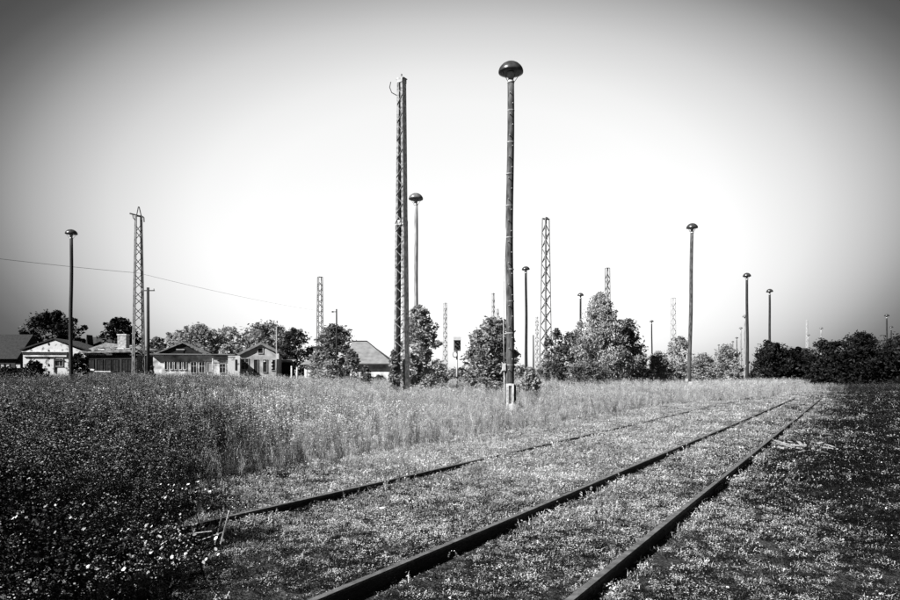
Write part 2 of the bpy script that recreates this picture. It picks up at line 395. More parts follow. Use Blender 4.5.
# ------------------------------------------------------------------ lattice masts
def lattice_mast(px, top, Y, wb, wt, label, rot=R(24), near=False, cell=1.0, th=.075, mm=None, head=0, pitch=0):
    mm = mm or M['steel']; H = Z(top, Y)
    o = empty('lattice_mast', (X(px, Y), Y, 0), label, 'lattice mast', 'lattice steel masts standing in the yard', rz=rot)
    def corner(i, z):
        w = (wb+(wt-wb)*z/H)/2; sx, sy = ((-1, -1), (1, -1), (1, 1), (-1, 1))[i]
        return Vector((sx*w, sy*w, z))
    for i in range(4):
        a, b = corner(i, 0), corner(i, H)
        sx, sy = ((-1, -1), (1, -1), (1, 1), (-1, 1))[i]
        lg = MB()
        if near:   # rolled angle section: two flanges
            f = .19
            lg.bar(a+Vector((-sx*f/2, 0, 0)), b+Vector((-sx*f/2, 0, 0)), f, .018)
            lg.bar(a+Vector((0, -sy*(f/2+.01), 0)), b+Vector((0, -sy*(f/2+.01), 0)), .018, f)
        else: lg.bar(a, b, th*1.4)
        lg.build('leg', mm, o)
    nz = int(H/cell); allb = MB()
    for i in range(4):
        j = (i+1) % 4
        for k in range(nz):
            z0, z1 = k*cell, (k+1)*cell
            a, b = (corner(i, z0), corner(j, z1)) if (k+i) % 2 else (corner(j, z0), corner(i, z1))
            if near: MB().bar(a, b, th*1.25, .02).build('brace', mm, o)
            else: allb.bar(a, b, th*.8)
        if near:
            for z in (nz*.33*cell, nz*.62*cell): MB().bar(corner(i, z)-Vector((0, 0, .12)), corner(j, z)-Vector((0, 0, .12)), .03, .2).build('splice_plate', mm, o)
    if not near:
        b = allb.build('bracing', mm, o)
        if Y < 200: b['kind'] = 'stuff'
    MB().box((0, 0, H), (wt+.1, wt+.1, .06)).build('top_plate', mm, o)
    MB().box((0, 0, .12), (wb+.5, wb+.5, .5)).build('concrete_footing', M['concrete'], o)
    if head == 1:      # little spike and a bent hook
        MB().tube([(0, 0, H), (.0, 0, H+.35)], .05, 6).tube([(-.12, 0, H), (.0, 0, H+.3)], .02, 5).tube([(.12, 0, H), (.0, 0, H+.3)], .02, 5).build('finial', mm, o)
        MB().tube([(-wt/2, -.1, H-.9), (-wt/2-.3, -.1, H-.6), (-wt/2-.38, -.1, H-.3), (-wt/2-.3, -.1, H-.1)], .022, 6).build('hook', M['iron'], o)
    if head == 2:      # A-frame on a cross arm with a drooping end
        MB().bar((-.22, 0, H), (-.02, 0, H+1.1), .09).bar((.32, 0, H), (.08, 0, H+1.1), .09).bar((-.04, 0, H+1.1), (.1, 0, H+1.1), .09).build('peak_frame', M['steel_dark'], o)
        MB().bar((-1.0, 0, H+.2), (.55, 0, H-.05), .13).tube([(.5, 0, H-.04), (.62, 0, H-.1), (.64, 0, H-.65)], .06, 6).tube([(-.65, 0, H+.1), (-.6, 0, H-.3), (-.3, 0, H-.6)], .05, 6).build('cross_arm', M['steel_dark'], o)
    if head == 3:      # small bent lamp arm
        MB().tube([(0, 0, H), (0, 0, H+.25), (.3, 0, H+.2), (.42, 0, H-.1)], .06, 6).bar((-.6, 0, H+.05), (.2, 0, H+.12), .07).build('cross_arm', M['steel_dark'], o)
    return o
def channel_mast(px, top, Y, label):
    """two rolled channels laced together with flat bars"""
    H = Z(top, Y); o = empty('lattice_mast', (X(px, Y), Y, 0), label, 'lattice mast', 'lattice steel masts standing in the yard', rz=R(-31))
    wid = lambda z: (.98-.50*z/H)*(1.0 if z < H*.55 else .93)
    dep = lambda z: .54-.12*z/H
    def P(sx, sy, z): return Vector((sx*wid(z)/2, sy*dep(z)/2, z))
    for sx in (-1, 1):
        for k, (z0, z1) in enumerate(((0, H*.55), (H*.55, H))):
            a0, a1, b0, b1 = P(sx, -1, z0), P(sx, 1, z0), P(sx, -1, z1-.01), P(sx, 1, z1-.01)
            fl = Vector((-sx*.17, 0, 0)); th = Vector((0, .016, 0))
            MB().poly([a0, a1, b1, b0], (-sx*.014, 0, 0)).build('channel_web', M['web'] if sx > 0 else M['steel'], o)
            for q0, q1, d in ((a0, b0, -1), (a1, b1, 1)):
                MB().poly([q0+th*d, q0+fl+th*d, q1+fl+th*d, q1+th*d], (0, -d*.015, 0)).build('flange', M['flange'], o)
    cell = .62; n_ = int((H-.5)/cell)
    for sy in (-1, 1):
        for k in range(n_):
            z0, z1 = .3+k*cell, .3+(k+1)*cell; s0 = 1 if k % 2 else -1
            a, b = P(s0*.86, sy, z0), P(-s0*.86, sy, z1); off = Vector((0, sy*.035, 0))
            MB().bar(a+off, b+off, .075, .014).build('lacing_bar', M['steel'], o)
        for z in (H*.55, .2, H-.12):
            q = P(0, sy, z); MB().box((q.x, q.y+sy*.05, z), (wid(z), .014, .34)).build('batten_plate', M['steel'], o)
    for q in (.25, -.25): MB().bar(P(q*2-.1, -1, H*.55-.1)+Vector((0, -.2, 0)), P(q*2, -1, H*.55+.25)+Vector((0, -.03, 0)), .05).build('step_iron', M['iron'], o)
    MB().box((0, 0, H), (.62, .5, .05)).build('top_plate', M['steel'], o)
    MB().tube([(0, 0, H), (.0, 0, H+.35)], .05, 6).tube([(-.16, 0, H), (.0, 0, H+.3)], .025, 5).tube([(.16, 0, H), (.0, 0, H+.3)], .025, 5).build('finial', M['steel_dark'], o)
    MB().tube([(-.3, -.1, H-1.1), (-.62, -.3, H-.9), (-.72, -.4, H-.55), (-.62, -.4, H-.2)], .03, 6).build('hook', M['iron'], o)
    MB().box((0, 0, .1), (1.6, 1.4, .5)).build('concrete_footing', M['concrete'], o)
channel_mast(401.6, 79, 48, 'tallest lattice mast, left of the tall lamp post, with a bush at its foot')
lattice_mast(138.5, 216, 85, 1.25, .62, 'lattice mast with a crooked cross arm and pointed peak, by the low dark shed', R(35), False, 1.0, .085, head=2, mm=M['steel_mid'])
lattice_mast(545.8, 219, 90, 1.15, .62, 'lattice mast right of the tall lamp post, with a small bent arm on top', R(30), False, 1.0, .09, head=3, mm=M['steel_mid'])
lattice_mast(320, 277, 145, 1.25, .8, 'distant lattice mast in front of the trees, left of the plain dark post', R(30), False, 1.1, .10, mm=M['steel_mid'])
lattice_mast(607.5, 268, 133, 1.0, .6, 'slender lattice mast rising behind the birch', R(20), False, 1.1, .10, mm=M['steel_mid'])
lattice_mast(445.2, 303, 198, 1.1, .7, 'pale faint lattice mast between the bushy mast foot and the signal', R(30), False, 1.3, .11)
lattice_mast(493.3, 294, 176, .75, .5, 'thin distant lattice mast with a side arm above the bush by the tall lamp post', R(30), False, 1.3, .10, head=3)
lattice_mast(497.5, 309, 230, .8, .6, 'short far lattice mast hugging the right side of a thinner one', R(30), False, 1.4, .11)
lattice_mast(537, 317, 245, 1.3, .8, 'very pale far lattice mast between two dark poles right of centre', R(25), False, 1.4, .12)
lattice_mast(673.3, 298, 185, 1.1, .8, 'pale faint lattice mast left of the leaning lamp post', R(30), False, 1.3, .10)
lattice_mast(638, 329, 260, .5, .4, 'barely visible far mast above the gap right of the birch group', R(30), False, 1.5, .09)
lattice_mast(807, 320, 300, .7, .4, 'pale far antenna mast above the dark trees on the right', R(30), False, 1.6, .12, mm=M['zinc'])

# ------------------------------------------------------------------ plain posts
def plain_post(px, top, Y, r, label, m, arm=0):
    H = Z(top, Y)
    o = empty('utility_pole', (X(px, Y), Y, 0), label, 'pole', 'plain poles without lamps')
    MB().tube([(0, 0, 0), (.02, 0, H/2), (0, 0, H)], [r, r*.9, r*.75], 9).build('pole', m, o, True)
    if arm == 1:
        MB().bar((-.75, 0, H-.35), (.75, 0, H-.35), .12).build('cross_arm', M['iron'], o)
        for q in (-.65, .65):
            MB().lathe([(0, 0), (.07, 0), (.09, .06), (.05, .1), (.08, .15), (0, .2)], 8, (q, 0, H-.289)).build('insulator', M['zinc'], o)
    if arm == 2:
        MB().bar((-.5, 0, H-.4), (-.02, 0, H-.4), .1).build('cross_arm', M['iron'], o)
        MB().box((-.55, 0, H-.4), (.25, .2, .22)).build('lamp_head', M['iron'], o)
    if arm == 3:
        MB().box((.12+r, -.05, H-4.2), (.3, .3, .8)).build('junction_box', M['zinc'], o)
    return o
plain_post(148, 287.5, 80, .2, 'dark wooden pole with a short cross arm, right of the mast by the dark shed', M['pole_dark'], 1)
plain_post(336.5, 309, 100, .14, 'bare dark post with a small bracket, right of the distant mast at the dark trees', M['pole_dark'], 2)
plain_post(276.5, 327, 100, .11, 'thin pale post with a box, at the right corner of the gabled house', M['pole_pale'], 3)
plain_post(212.7, 358.5, 84, .07, 'short pale post before the ruined hall with the dark gable', M['concrete'])
plain_post(533.3, 335, 120, .14, 'short dark bare post between the thin lamp post and the small lattice mast', M['pole_dark'])
for i, (px, t) in enumerate(((291.5, 366), (297, 367))):
    plain_post(px, t, 92, .13, ('left' if i == 0 else 'right')+' one of two white stub posts left of the little hut', M['concrete'])

# overhead wire
def sag(a, b, d, n=14):
    a, b = Vector(a), Vector(b)
    return [a.lerp(b, t/n)-Vector((0, 0, d*4*(t/n)*(1-t/n))) for t in range(n+1)]
A = (X(138.5, 85), 85, Z(273, 85)); B = (X(320, 145), 145, Z(311, 145)); C0 = (X(-110, 62), 62, Z(245, 62))
w = MB().tube(sag(C0, A, .15), .02, 5).tube(sag(A, B, .35), .016, 5).build('overhead_wire', M['wire'])
tag(w, 'thin sagging overhead wire coming in from the left edge to the lattice masts', 'wire')

# ------------------------------------------------------------------ signals
def signal(px, top, Y, label, full=True):
    H = Z(top, Y); o = empty('railway_signal', (X(px, Y), Y, 0), label, 'railway signal', 'old light signals in the yard')
    MB().tube([(0, .1, 0), (0, .1, H-.3)], .07, 8).build('post', M['zinc'], o, True)
    MB().box((.02, 0, H-.62), (.62, .12, 1.24)).build('screen', M['iron'], o)
    MB().box((.02, -.02, H-.14), (.68, .3, .3)).build('hood', M['zinc'], o)
    for dx, dz in ((-.14, -.48), (.16, -.48), (.16, -.84), (-.14, -.84)):
        v = MB().lathe([(.1, 0), (.1, .16), (.085, .16), (.085, 0), (.1, 0)], 12)
        v.v = [(x, -z, y) for x, y, z in v.v]; v.build('visor', M['iron'], o, True, (dx+.02, -.062, H+dz))
        l = MB().lathe([(0, 0), (.08, 0), (.08, .01), (0, .03)], 12); l.v = [(x, -z, y) for x, y, z in l.v]
        l.build('lens', M['glass'], o, True, (dx+.02, -.063, H+dz))
    if full:
        rg = MB().lathe([(.2, -.05), (.27, -.05), (.27, .05), (.2, .05), (.2, -.05)], 18)
        rg.v = [(x*.9, z, y*1.1) for x, y, z in rg.v]; rg.build('ring_board', M['iron'], o, True, (-.16, -.05, H-1.55))
        MB().bar((-.02, .02, H-1.24), (-.02, .02, H-1.9), .12, .06).build('bracket', M['zinc'], o)
    return o
signal(457, 337, 62, 'rail signal with hooded lamp screen and ring beneath, standing left of the bush')
signal(473, 333.5, 75, 'second rail signal half buried in the round bush beside the tall lamp post', False)

# ------------------------------------------------------------------ buildings
def prism(mb, x0, x1, y0, y1, z0, ze, xr, zr):   # gabled body facing the camera
    mb.poly([(x0, y0, z0), (x1, y0, z0), (x1, y0, ze), (xr, y0, zr), (x0, y0, ze)], (0, y1-y0, 0)); return mb
def opening(o, x, z, w, h, y, m=None, frame=None, name='window', bars=True):
    f = MB(); fr = .07
    f.box((x-w/2, y-.03, z), (fr, .12, h)).box((x+w/2, y-.03, z), (fr, .12, h)).box((x, y-.03, z+h/2), (w+fr, .13, fr)).box((x, y-.03, z-h/2), (w+fr, .16, fr))
    if bars: f.box((x, y-.02, z), (.045, .06, h)).box((x, y-.02, z+h*.12), (w, .055, .045))
    wn = f.build(name, frame or M['plaster_grey'], o)
    MB().box((x, y-.004, z), (w-.03, .03, h-.03)).build('pane' if name == 'window' else 'panel', m or M['glass'], wn)
    return wn

def turned(name, cx, cy, deg, label, cat):
    c = Vector((cx, cy, 0)); p = c-Matrix.Rotation(R(deg), 3, 'Z') @ c
    return empty(name, p, label, cat, rz=R(deg))
# white gabled shed, Y = 100
Y = 100; bx = lambda px: X(px, Y); bz = lambda py: Z(py, Y)
o = turned('gabled_shed', bx(54), Y, 9, 'white plastered gabled shed with a dark band, behind the leftmost lamp post', 'shed')
x0, x1 = bx(24), bx(84)
prism(MB(), x0+.2, x1, Y, Y+9, 0, bz(352.5), bx(54), bz(340.2)).build('wall', M['plaster_white'], o)
rf = MB(); a, b, c = (x0-.2, bz(350.5)), (bx(54), bz(339.3)), (x1+.4, bz(351))
for p, q in ((a, b), (b, c)):
    rf.poly([(p[0], Y-.12, p[1]), (q[0], Y-.12, q[1]), (q[0], Y-.12, q[1]+.18), (p[0], Y-.12, p[1]+.18)], (0, 9.8, 0))
rf.build('roof', M['roof_dark'], o)
MB().box((bx(46), Y-.12, bz(353.3)), (bx(67)-bx(25), .2, .34)).build('cornice', M['roof_dark'], o)
MB().box((bx(46), Y-.16, bz(352)), (bx(67)-bx(25), .26, .1)).build('cornice_top', M['trim'], o)
MB().box((bx(46), Y-.12, bz(356)), (bx(66)-bx(26), .16, .2)).build('lower_moulding', M['plaster_mid'], o)
opening(o, bx(59), bz(362.5), 1.0, 1.1, Y, name='window'); 
for i in range(5): MB().box((bx(49), Y-.01, bz(344+i*7)), (.16, .1, .3)).build('wall_hole', M['hole'], o)
MB().box((bx(54.5), Y-.1, bz(362)), (.12, .12, 3)).build('downpipe', M['iron'], o)
MB().box((bx(59), Y-.1, bz(360.3)), (1.3, .1, .12)).build('lintel', M['iron'], o)
# low dark shed with chimney
o = empty('low_shed', (0, 0, 0), 'long low dark shed with a pale sloping roof and square chimney', 'shed')
xa, xb = bx(84), bx(136)
MB().box(((xa+xb)/2, Y+4.2, bz(355)/2), (xb-xa-.3, 7, bz(355))).build('wall', M['plaster_dark'], o)
rf = MB(); rf.poly([(xa-.6, Y+.1, bz(353)), (xb+.2, Y+.1, bz(352.2)), (xb+.2, Y+7.5, bz(352.2)+.35), (xb-3.5, Y+7.6, bz(346.5)+.2), (xa-.6, Y+7.6, bz(343.2)+.2)], (0, 0, .22))
r_ = rf.build('roof', M['roof_pale'], o)
MB().box((bx(113), Y+3.2, bz(342)), (1.25, 1.1, 2.3)).build('chimney', M['brick'], o)
MB().box((bx(113), Y+3.2, bz(333.6)), (1.4, 1.25, .16)).build('chimney_cap', M['trim'], o)
for px_ in (88.5, 97.3, 105.5, 113, 122.5, 127.8): opening(o, bx(px_), bz(365), .85, 1.7, Y+.7, frame=M['board'])
for i in range(24):   # tile courses slid and broken
    u = random.random(); x = xa+(xb-xa-1.5)*u; y = Y+.6+random.random()*5
    zr = bz(353)+.24+(bz(344)-bz(353))*(y-Y)/7.6
    MB().box((x, y, zr+.1), (.5+random.random()*.8, .4, .08), Matrix.Rotation(random.uniform(-.3, .3), 3, 'Z')).build('loose_tile', M['roof_mid'] if i % 3 else M['trim'], r_)
MB().bar((bx(87.5), Y-3, bz(368)), (bx(105), Y-3, bz(370.2)), .22).build('handrail', M['trim'], o)
MB().bar((bx(105.5), Y-3, bz(371.5)), (bx(121), Y-3, bz(371.7)), .14).build('handrail', M['trim'], o)
for px_ in (88, 105, 120): MB().bar((bx(px_), Y-3, 0), (bx(px_), Y-3, bz(370)), .1).build('rail_post', M['iron'], o)
# dark hall behind, ridge showing left of chimney
Yb = 118
o = empty('rear_hall', (0, 0, 0), 'dark roofed hall whose ridge shows behind the low shed', 'building')
xa, xb = X(80, Yb), X(108, Yb)
MB().box(((xa+xb)/2, Yb+4, 2), (xb-xa, 7.6, 4)).build('wall', M['plaster_dark'], o)
MB().poly([(xa-.3, Yb-.3, 4), (xa-.3, Yb+8.3, 4), (xa-.3, Yb+4, Z(337, Yb+4))], (xb-xa+.6, 0, 0)).build('roof', M['roof_dark'], o)
MB().poly([(X(83, Yb), Yb+.5, 5), (X(87, Yb), Yb+.5, 5), (X(85, Yb), Yb+.5, Z(334.5, Yb))], (0, 2, 0)).build('dormer', M['roof_dark'], o)
# dark building at the left edge
Yb = 116
o = empty('dark_barn', (0, 0, 0), 'black barn with a long dark roof cut by the left edge', 'barn')
xa, xb = X(-60, Yb), X(17, Yb)
MB().box(((xa+xb)/2, Yb+4, Z(358, Yb)/2), (xb-xa-.6, 8, Z(358, Yb))).build('wall', M['plaster_dark'], o)
MB().poly([(xa-.3, Yb-.5, Z(359, Yb)), (xa-.3, Yb+8.5, Z(359, Yb)), (xa-.3, Yb+4, Z(334.5, Yb+4))], (xb-xa+.6, 0, 0)).build('roof', M['board'], o)
for px_ in (3, 7, 18): opening(o, X(px_, Yb), Z(366, Yb), .9, .7, Yb, m=M['plaster_grey'], frame=M['board'], bars=False)

# ruined hall with dark gable
Y = 99; bx = lambda px: X(px, Y); bz = lambda py: Z(py, Y)
o = turned('ruined_hall', bx(190), Y, 13, 'low ruined hall with a dark boarded gable and a row of narrow windows', 'building')
xa, xb = bx(155.5), bx(231)
MB().box(((xa+xb)/2, Y+5, bz(355.3)/2), (xb-xa, 10, bz(355.3))).build('wall', M['plaster_mid'], o)
MB().poly([(bx(159), Y-.02, bz(355)), (bx(205), Y-.02, bz(355)), (bx(183), Y-.02, bz(344))], (0, .3, 0)).build('gable_boarding', M['board'], o)
rf = MB()
for p, q in (((bx(157.5), bz(354.6)), (bx(183), bz(343.3))), ((bx(183), bz(343.3)), (bx(206), bz(354.4)))):
    rf.poly([(p[0], Y-.25, p[1]), (q[0], Y-.25, q[1]), (q[0], Y-.25, q[1]+.2), (p[0], Y-.25, p[1]+.2)], (0, 10.4, 0))
rf.build('roof', M['roof_pale'], o)
MB().box((bx(193), Y+4.9, bz(354.8)+.06), (bx(233.5)-bx(153), 11, .14)).build('flat_roof', M['roof_mid'], o)
MB().box((bx(181), Y-.06, bz(349.6)), (1.1, .12, .14)).build('gable_sill', M['plaster_grey'], o)
MB().box((bx(181), Y-.05, bz(352)), (.85, .1, .6)).build('attic_opening', M['hole'], o)
for px_ in (167.5, 172.3, 176.6, 181, 185.2): opening(o, bx(px_), bz(365.6), .36, 1.15, Y, frame=M['plaster_mid'], bars=False)
for px_ in (193.5, 201.3): opening(o, bx(px_), bz(367.5), .78, 1.6, Y, frame=M['plaster_mid'])
for px_ in (208.5,): opening(o, bx(px_), bz(367), .6, 1.4, Y, m=M['plaster_grey'], frame=M['plaster_grey'], bars=False)
# flat annexe with white corner
o = turned('flat_roofed_annexe', bx(190), Y, 13, 'flat roofed annexe with a bright white wall corner, between the hall and gabled house', 'building')
xa, xb = bx(216), bx(239)
MB().box(((xa+xb)/2, Y-1.2, bz(358.5)/2), (xb-xa-.8, 2.3, bz(358.5))).build('wall', M['plaster_mid'], o)
MB().box(((xa+xb)/2-.4, Y-1.3, bz(357.6)), (xb-xa-.4, 2.9, .2)).build('flat_roof', M['roof_dark'], o)
MB().box((bx(221), Y-2.4, bz(361.5)), (1.9, .08, .35)).build('sign_board', M['concrete'], o)
opening(o, bx(222.5), bz(368.5), .8, 1.3, Y-2.36, frame=M['trim'], bars=True)
MB().box((bx(233.5), Y-2.5, bz(356)/2), (1.6, .5, bz(356))).build('corner_pier', M['plaster_white'], o)
MB().box((bx(235.5), Y-2.76, bz(365)), (.25, .06, 1.5)).build('slit_window', M['hole'], o)

# gabled house
Y = 103; bx = lambda px: X(px, Y); bz = lambda py: Z(py, Y)
o = turned('gabled_house', bx(258), Y, 9, 'grey plastered gabled house with a square attic window and overhanging roof', 'house')
prism(MB(), bx(240), bx(276.5), Y, Y+9, 0, bz(354.8), bx(261), bz(344)).build('wall', M['plaster_grey'], o)
rf = MB()
for p, q in (((bx(238.5), bz(355)), (bx(261), bz(343.6))), ((bx(261), bz(343.6)), (bx(277.5), bz(352.2)))):
    rf.poly([(p[0], Y-.3, p[1]), (q[0], Y-.3, q[1]), (q[0], Y-.3, q[1]+.22), (p[0], Y-.3, p[1]+.22)], (0, 10, 0))
    rf.poly([(p[0], Y-.34, p[1]-.15), (q[0], Y-.34, q[1]-.15), (q[0], Y-.34, q[1]+.02), (p[0], Y-.34, p[1]+.02)], (0, .06, 0))
rf.build('roof', M['roof_mid'], o)
opening(o, bx(260.4), bz(350.8), .75, .75, Y, m=M['hole'], frame=M['trim'], bars=False)
opening(o, bx(245.5), bz(364), 1.0, 1.6, Y)
for px_ in (256, 264.8): opening(o, bx(px_), bz(366), .62, 1.9, Y, name='door', m=M['board'], bars=False)
opening(o, bx(273), bz(365), .6, 1.6, Y, m=M['hole'], bars=False)
MB().box((bx(264.3), Y-.12, bz(361.3)), (.35, .1, .18)).build('door_lamp', M['concrete'], o)
for z_ in (361, 364.5, 368): MB().box((bx(271.5), Y-.12, bz(z_)), (.22, .1, .26)).build('wall_patch', M['concrete'], o)

# small hut
Yb = 95
o = empty('small_hut', (X(307, Yb), Yb, 0), 'tiny white hut with a shallow pyramid roof, at the edge of the trees', 'hut')
MB().box((0, 1, Z(364.5, Yb)/2), (.95, .95, Z(364.5, Yb))).build('wall', M['plaster_white'], o)
hz = Z(364.5, Yb)
pr = MB(); pr.v = [(-1.0, 0, hz), (.85, 0, hz), (.85, 2, hz), (-1.0, 2, hz), (-.05, 1, hz+.62)]; pr.f = [(3, 2, 1, 0), (0, 1, 4), (1, 2, 4), (2, 3, 4), (3, 0, 4)]
pr.build('roof', M['roof_mid'], o)
MB().box((-.28, .5, 1.3), (.34, .05, 1.9)).build('door', M['plaster_mid'], o)
# shed roof left of hut
o = empty('lean_to', (X(284, 112), 112, 0), 'small lean-to roof in the shade right of the gabled house', 'shed')
hz = Z(362, 112)
MB().box((0, 1, hz/2), (2.2, 1.8, hz)).build('wall', M['board'], o)
MB().poly([(-1.5, 0, hz), (1.5, 0, hz-.05), (1.5, 2.4, hz+.3), (-1.5, 2.4, hz+.35)], (0, 0, .12)).build('roof', M['roof_mid'], o)
# barn with big roof
Yb = 90
o = empty('hip_roofed_barn', (0, 0, 0), 'low barn with a big plain grey hipped roof, left of the tallest lattice mast', 'barn')
xa, xb = X(346, Yb), X(393.5, Yb); ze = Z(363.5, Yb); zr = Z(341.5, Yb+5); xr0, xr1 = X(352, Yb+5), X(367, Yb+5)
MB().box(((xa+xb)/2, Yb+5.3, (ze+.02)/2), (xb-xa-.8, 9.4, ze)).build('wall', M['plaster_mid'], o)
pr = MB(); pr.v = [(xa, Yb, ze), (xb, Yb, ze), (xb, Yb+10.5, ze), (xa, Yb+10.5, ze), (xr0, Yb+5, zr), (xr1, Yb+5, zr)]
pr.f = [(3, 2, 1, 0), (0, 1, 5, 4), (1, 2, 5), (2, 3, 4, 5), (3, 0, 4)]
pr.build('roof', M['roof_mid'], o)
MB().box(((xa+xb)/2, Yb-.05, ze-.08), (xb-xa, .12, .12)).build('gutter', M['iron'], o)
MB().bar((xr0, Yb+5, zr+.04), (xr1, Yb+5, zr+.04), .16).bar((xr1, Yb+5, zr+.04), (xb, Yb, ze+.08), .1).build('ridge_cap', M['roof_dark'], o)

# ------------------------------------------------------------------ trees and bushes
def leaf_cloud(centres, radii, per, size, rng, elong=1.6, droop=0):
    """quads spread through clumps; returns verts, quads"""
    n = len(centres)*per
    c = np.repeat(np.asarray(centres, float), per, 0); r = np.repeat(np.asarray(radii, float), per)
    d = rng.normal(size=(n, 3)); d /= np.linalg.norm(d, axis=1)[:, None]
    rad = (rng.random(n)**.6*1.12)[:, None]*r[:, None]
    p = c+d*rad*np.array([1, 1, .8])
    u = rng.normal(size=(n, 3)); u[:, 2] = u[:, 2]*.6-droop
    u /= np.linalg.norm(u, axis=1)[:, None]
    w = np.cross(u, rng.normal(size=(n, 3))); w /= np.linalg.norm(w, axis=1)[:, None]
    s = size*(.55+.9*rng.random(n))[:, None]
    L = u*s*elong/2; W = w*s/2/1.3
    v = np.stack([p-L, p+W, p+L, p-W], 1).reshape(-1, 3)
    q = np.arange(n*4).reshape(-1, 4)
    return v, q
def tree(px, top, wpx, Y, label, kind='mid', shape='round', size=.24, leaves=5000, base=0, trunk='bark', cat='tree', group='trees at the edge of the yard', name=None, x=None, H=None, Wd=None, seed=None):
    rng = np.random.default_rng(seed if seed is not None else int(abs(px)*13+top+Y)); rd = random.Random(int(rng.integers(1e6)))
    H = H or Z(top, Y); W = (Wd or wpx/F*Y); x = X(px, Y) if x is None else x
    o = empty(name or ('tree' if cat == 'tree' else 'bush'), (x, Y, 0), label, cat, group)
    zb = H*({'round': .16, 'bush': .02, 'column': .03, 'birch': .16, 'cone': .05, 'spread': .35}[shape]) if not base else base
    hc = H-zb; cs = []; rs = []
    ncl = int({'birch': 130, 'cone': 110}.get(shape, 105)); leaves = int(leaves*1.55)
    tips = []
    for i in range(ncl):
        t = rng.random() if shape in ('cone', 'birch', 'column') else rng.random()**.85
        a = rng.random()*2*math.pi
        if shape == 'round' or shape == 'spread': env = math.sin(math.pi*(min(1, .12+.88*t)))**.55
        elif shape == 'bush': env = (1-t**2.4)**.6*(.75+.25*t)
        elif shape == 'column': env = (.42+.75*math.sin(math.pi*min(1, t*.85+.08)))*.9*(1-.5*t**5)
        elif shape == 'birch': env = (1-t)**.8*(.55+.45*min(1, t*5))*1.12
        else: env = (1-t)**.8
        lob = 1+.34*noise.noise(Vector((math.cos(a)*1.6, math.sin(a)*1.6, t*3+px)))
        rr = W/2*.9*env*lob*(rng.random()**.4)
        rc = W*.15*(.5+.8*rng.random())*(1 if shape not in ('birch', 'column') else .8)
        z = zb+hc*t*(.96)
        c = (rr*math.cos(a), rr*math.sin(a), min(z, H-rc*.5)); cs.append(c); rs.append(rc); tips.append(c)
    # outlying sprigs break the outline
    for i in range(int(ncl*.9)):
        c = cs[rng.integers(ncl)]; k = 1.08+.26*rng.random()**2
        cs.append((c[0]*k, c[1]*k, min(H*1.01, c[2]*1.02+.12*rng.random()*H*.4))); rs.append(W*(.03+.03*rng.random()))
    per = max(8, int(leaves/len(cs)))
    v, q = leaf_cloud(cs, rs, per, size, rng, 1.7 if shape != 'birch' else 2.2, droop=1.1 if shape == 'birch' else .25)
    if shape == 'birch':        # hanging curtains
        hs = []; hr = []
        for c in cs[:70]:
            for k in range(5): hs.append((c[0]*1.03+rng.normal()*.15, c[1]*1.03+rng.normal()*.15, max(.6, c[2]-.35*k-.2))); hr.append(.22)
        v2, q2 = leaf_cloud(hs, hr, 14, size*.8, rng, 2.4, droop=2.5)
        q = np.vstack([q, q2+len(v)]); v = np.vstack([v, v2])
    v[:, 2] = np.maximum(v[:, 2], .02)
    link('crown', np_mesh('crown', v, q, LEAF[kind] if isinstance(kind, str) else kind), o)
    tb = MB(); tr = max(.05, H*.016); lean = (rd.uniform(-.04, .04)*H, rd.uniform(-.04, .04)*H)
    mains = 1 if shape in ('round', 'birch', 'cone', 'spread') else 4
    for k in range(mains):
        a = k*1.7; off = 0 if mains == 1 else .12*W
        pts = [(off*.3*math.cos(a), off*.3*math.sin(a), -.05), (off*math.cos(a)+lean[0]*.3, off*math.sin(a)+lean[1]*.3, H*.35), (off*1.6*math.cos(a)+lean[0]*.5, off*1.6*math.sin(a)+lean[1]*.5, H*.62), (off*1.8*math.cos(a)+lean[0], off*1.8*math.sin(a)+lean[1], H*.88)]
        f = 1 if mains == 1 else .5
        tb.tube(pts, [tr*f, tr*.75*f, tr*.45*f, tr*.12*f], 7)
        for j in range(16 // mains):
            c = Vector(tips[rd.randrange(len(tips))]); t = max(.15, min(.85, (c.z*.75)/H)); i0 = t/.88*3
            i_ = min(2, int(i0)); p0 = Vector(pts[i_]).lerp(Vector(pts[i_+1]), min(1, i0-i_))
            mid = p0.lerp(c, .5)+Vector((0, 0, .04*H))
            tb.tube([p0, mid, c], [tr*.35*f, tr*.22*f, tr*.06], 5, False)
    tb.build('trunk', M[trunk], o, True)
    return o
G1 = 'trees behind the railway buildings'
T = lambda *a, **k: tree(*a, **k)
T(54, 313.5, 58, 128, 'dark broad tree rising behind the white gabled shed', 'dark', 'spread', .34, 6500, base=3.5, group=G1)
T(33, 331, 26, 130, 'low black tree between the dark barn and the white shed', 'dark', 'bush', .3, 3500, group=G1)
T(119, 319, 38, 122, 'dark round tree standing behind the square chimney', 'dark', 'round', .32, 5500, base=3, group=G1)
T(156, 338, 28, 132, 'small tree left of the dark boarded gable', 'mid', 'round', .3, 2500, group=G1)
T(178, 331, 42, 140, 'pale leafy tree above the dark boarded gable', 'pale', 'round', .34, 3800, group=G1)
T(200, 324, 48, 136, 'tallest pale feathery tree behind the ruined hall', 'pale', 'round', .34, 4600, group=G1)
T(231, 328, 56, 140, 'broad mid-grey tree behind the flat roofed annexe', 'mid', 'round', .34, 5000, group=G1)
T(225, 346, 24, 120, 'low pale shrub above the annexe roof', 'pale', 'bush', .3, 2200, group=G1)
T(268, 323, 60, 138, 'tallest round tree directly behind the gabled house', 'mid', 'round', .34, 6000, group=G1)
T(294, 330, 44, 126, 'dense dark tree right of the gabled house', 'deep', 'round', .32, 5000, group=G1)
T(252, 332, 40, 146, 'tree between the annexe and the gabled house, partly hidden', 'mid', 'round', .34, 3000, group=G1)
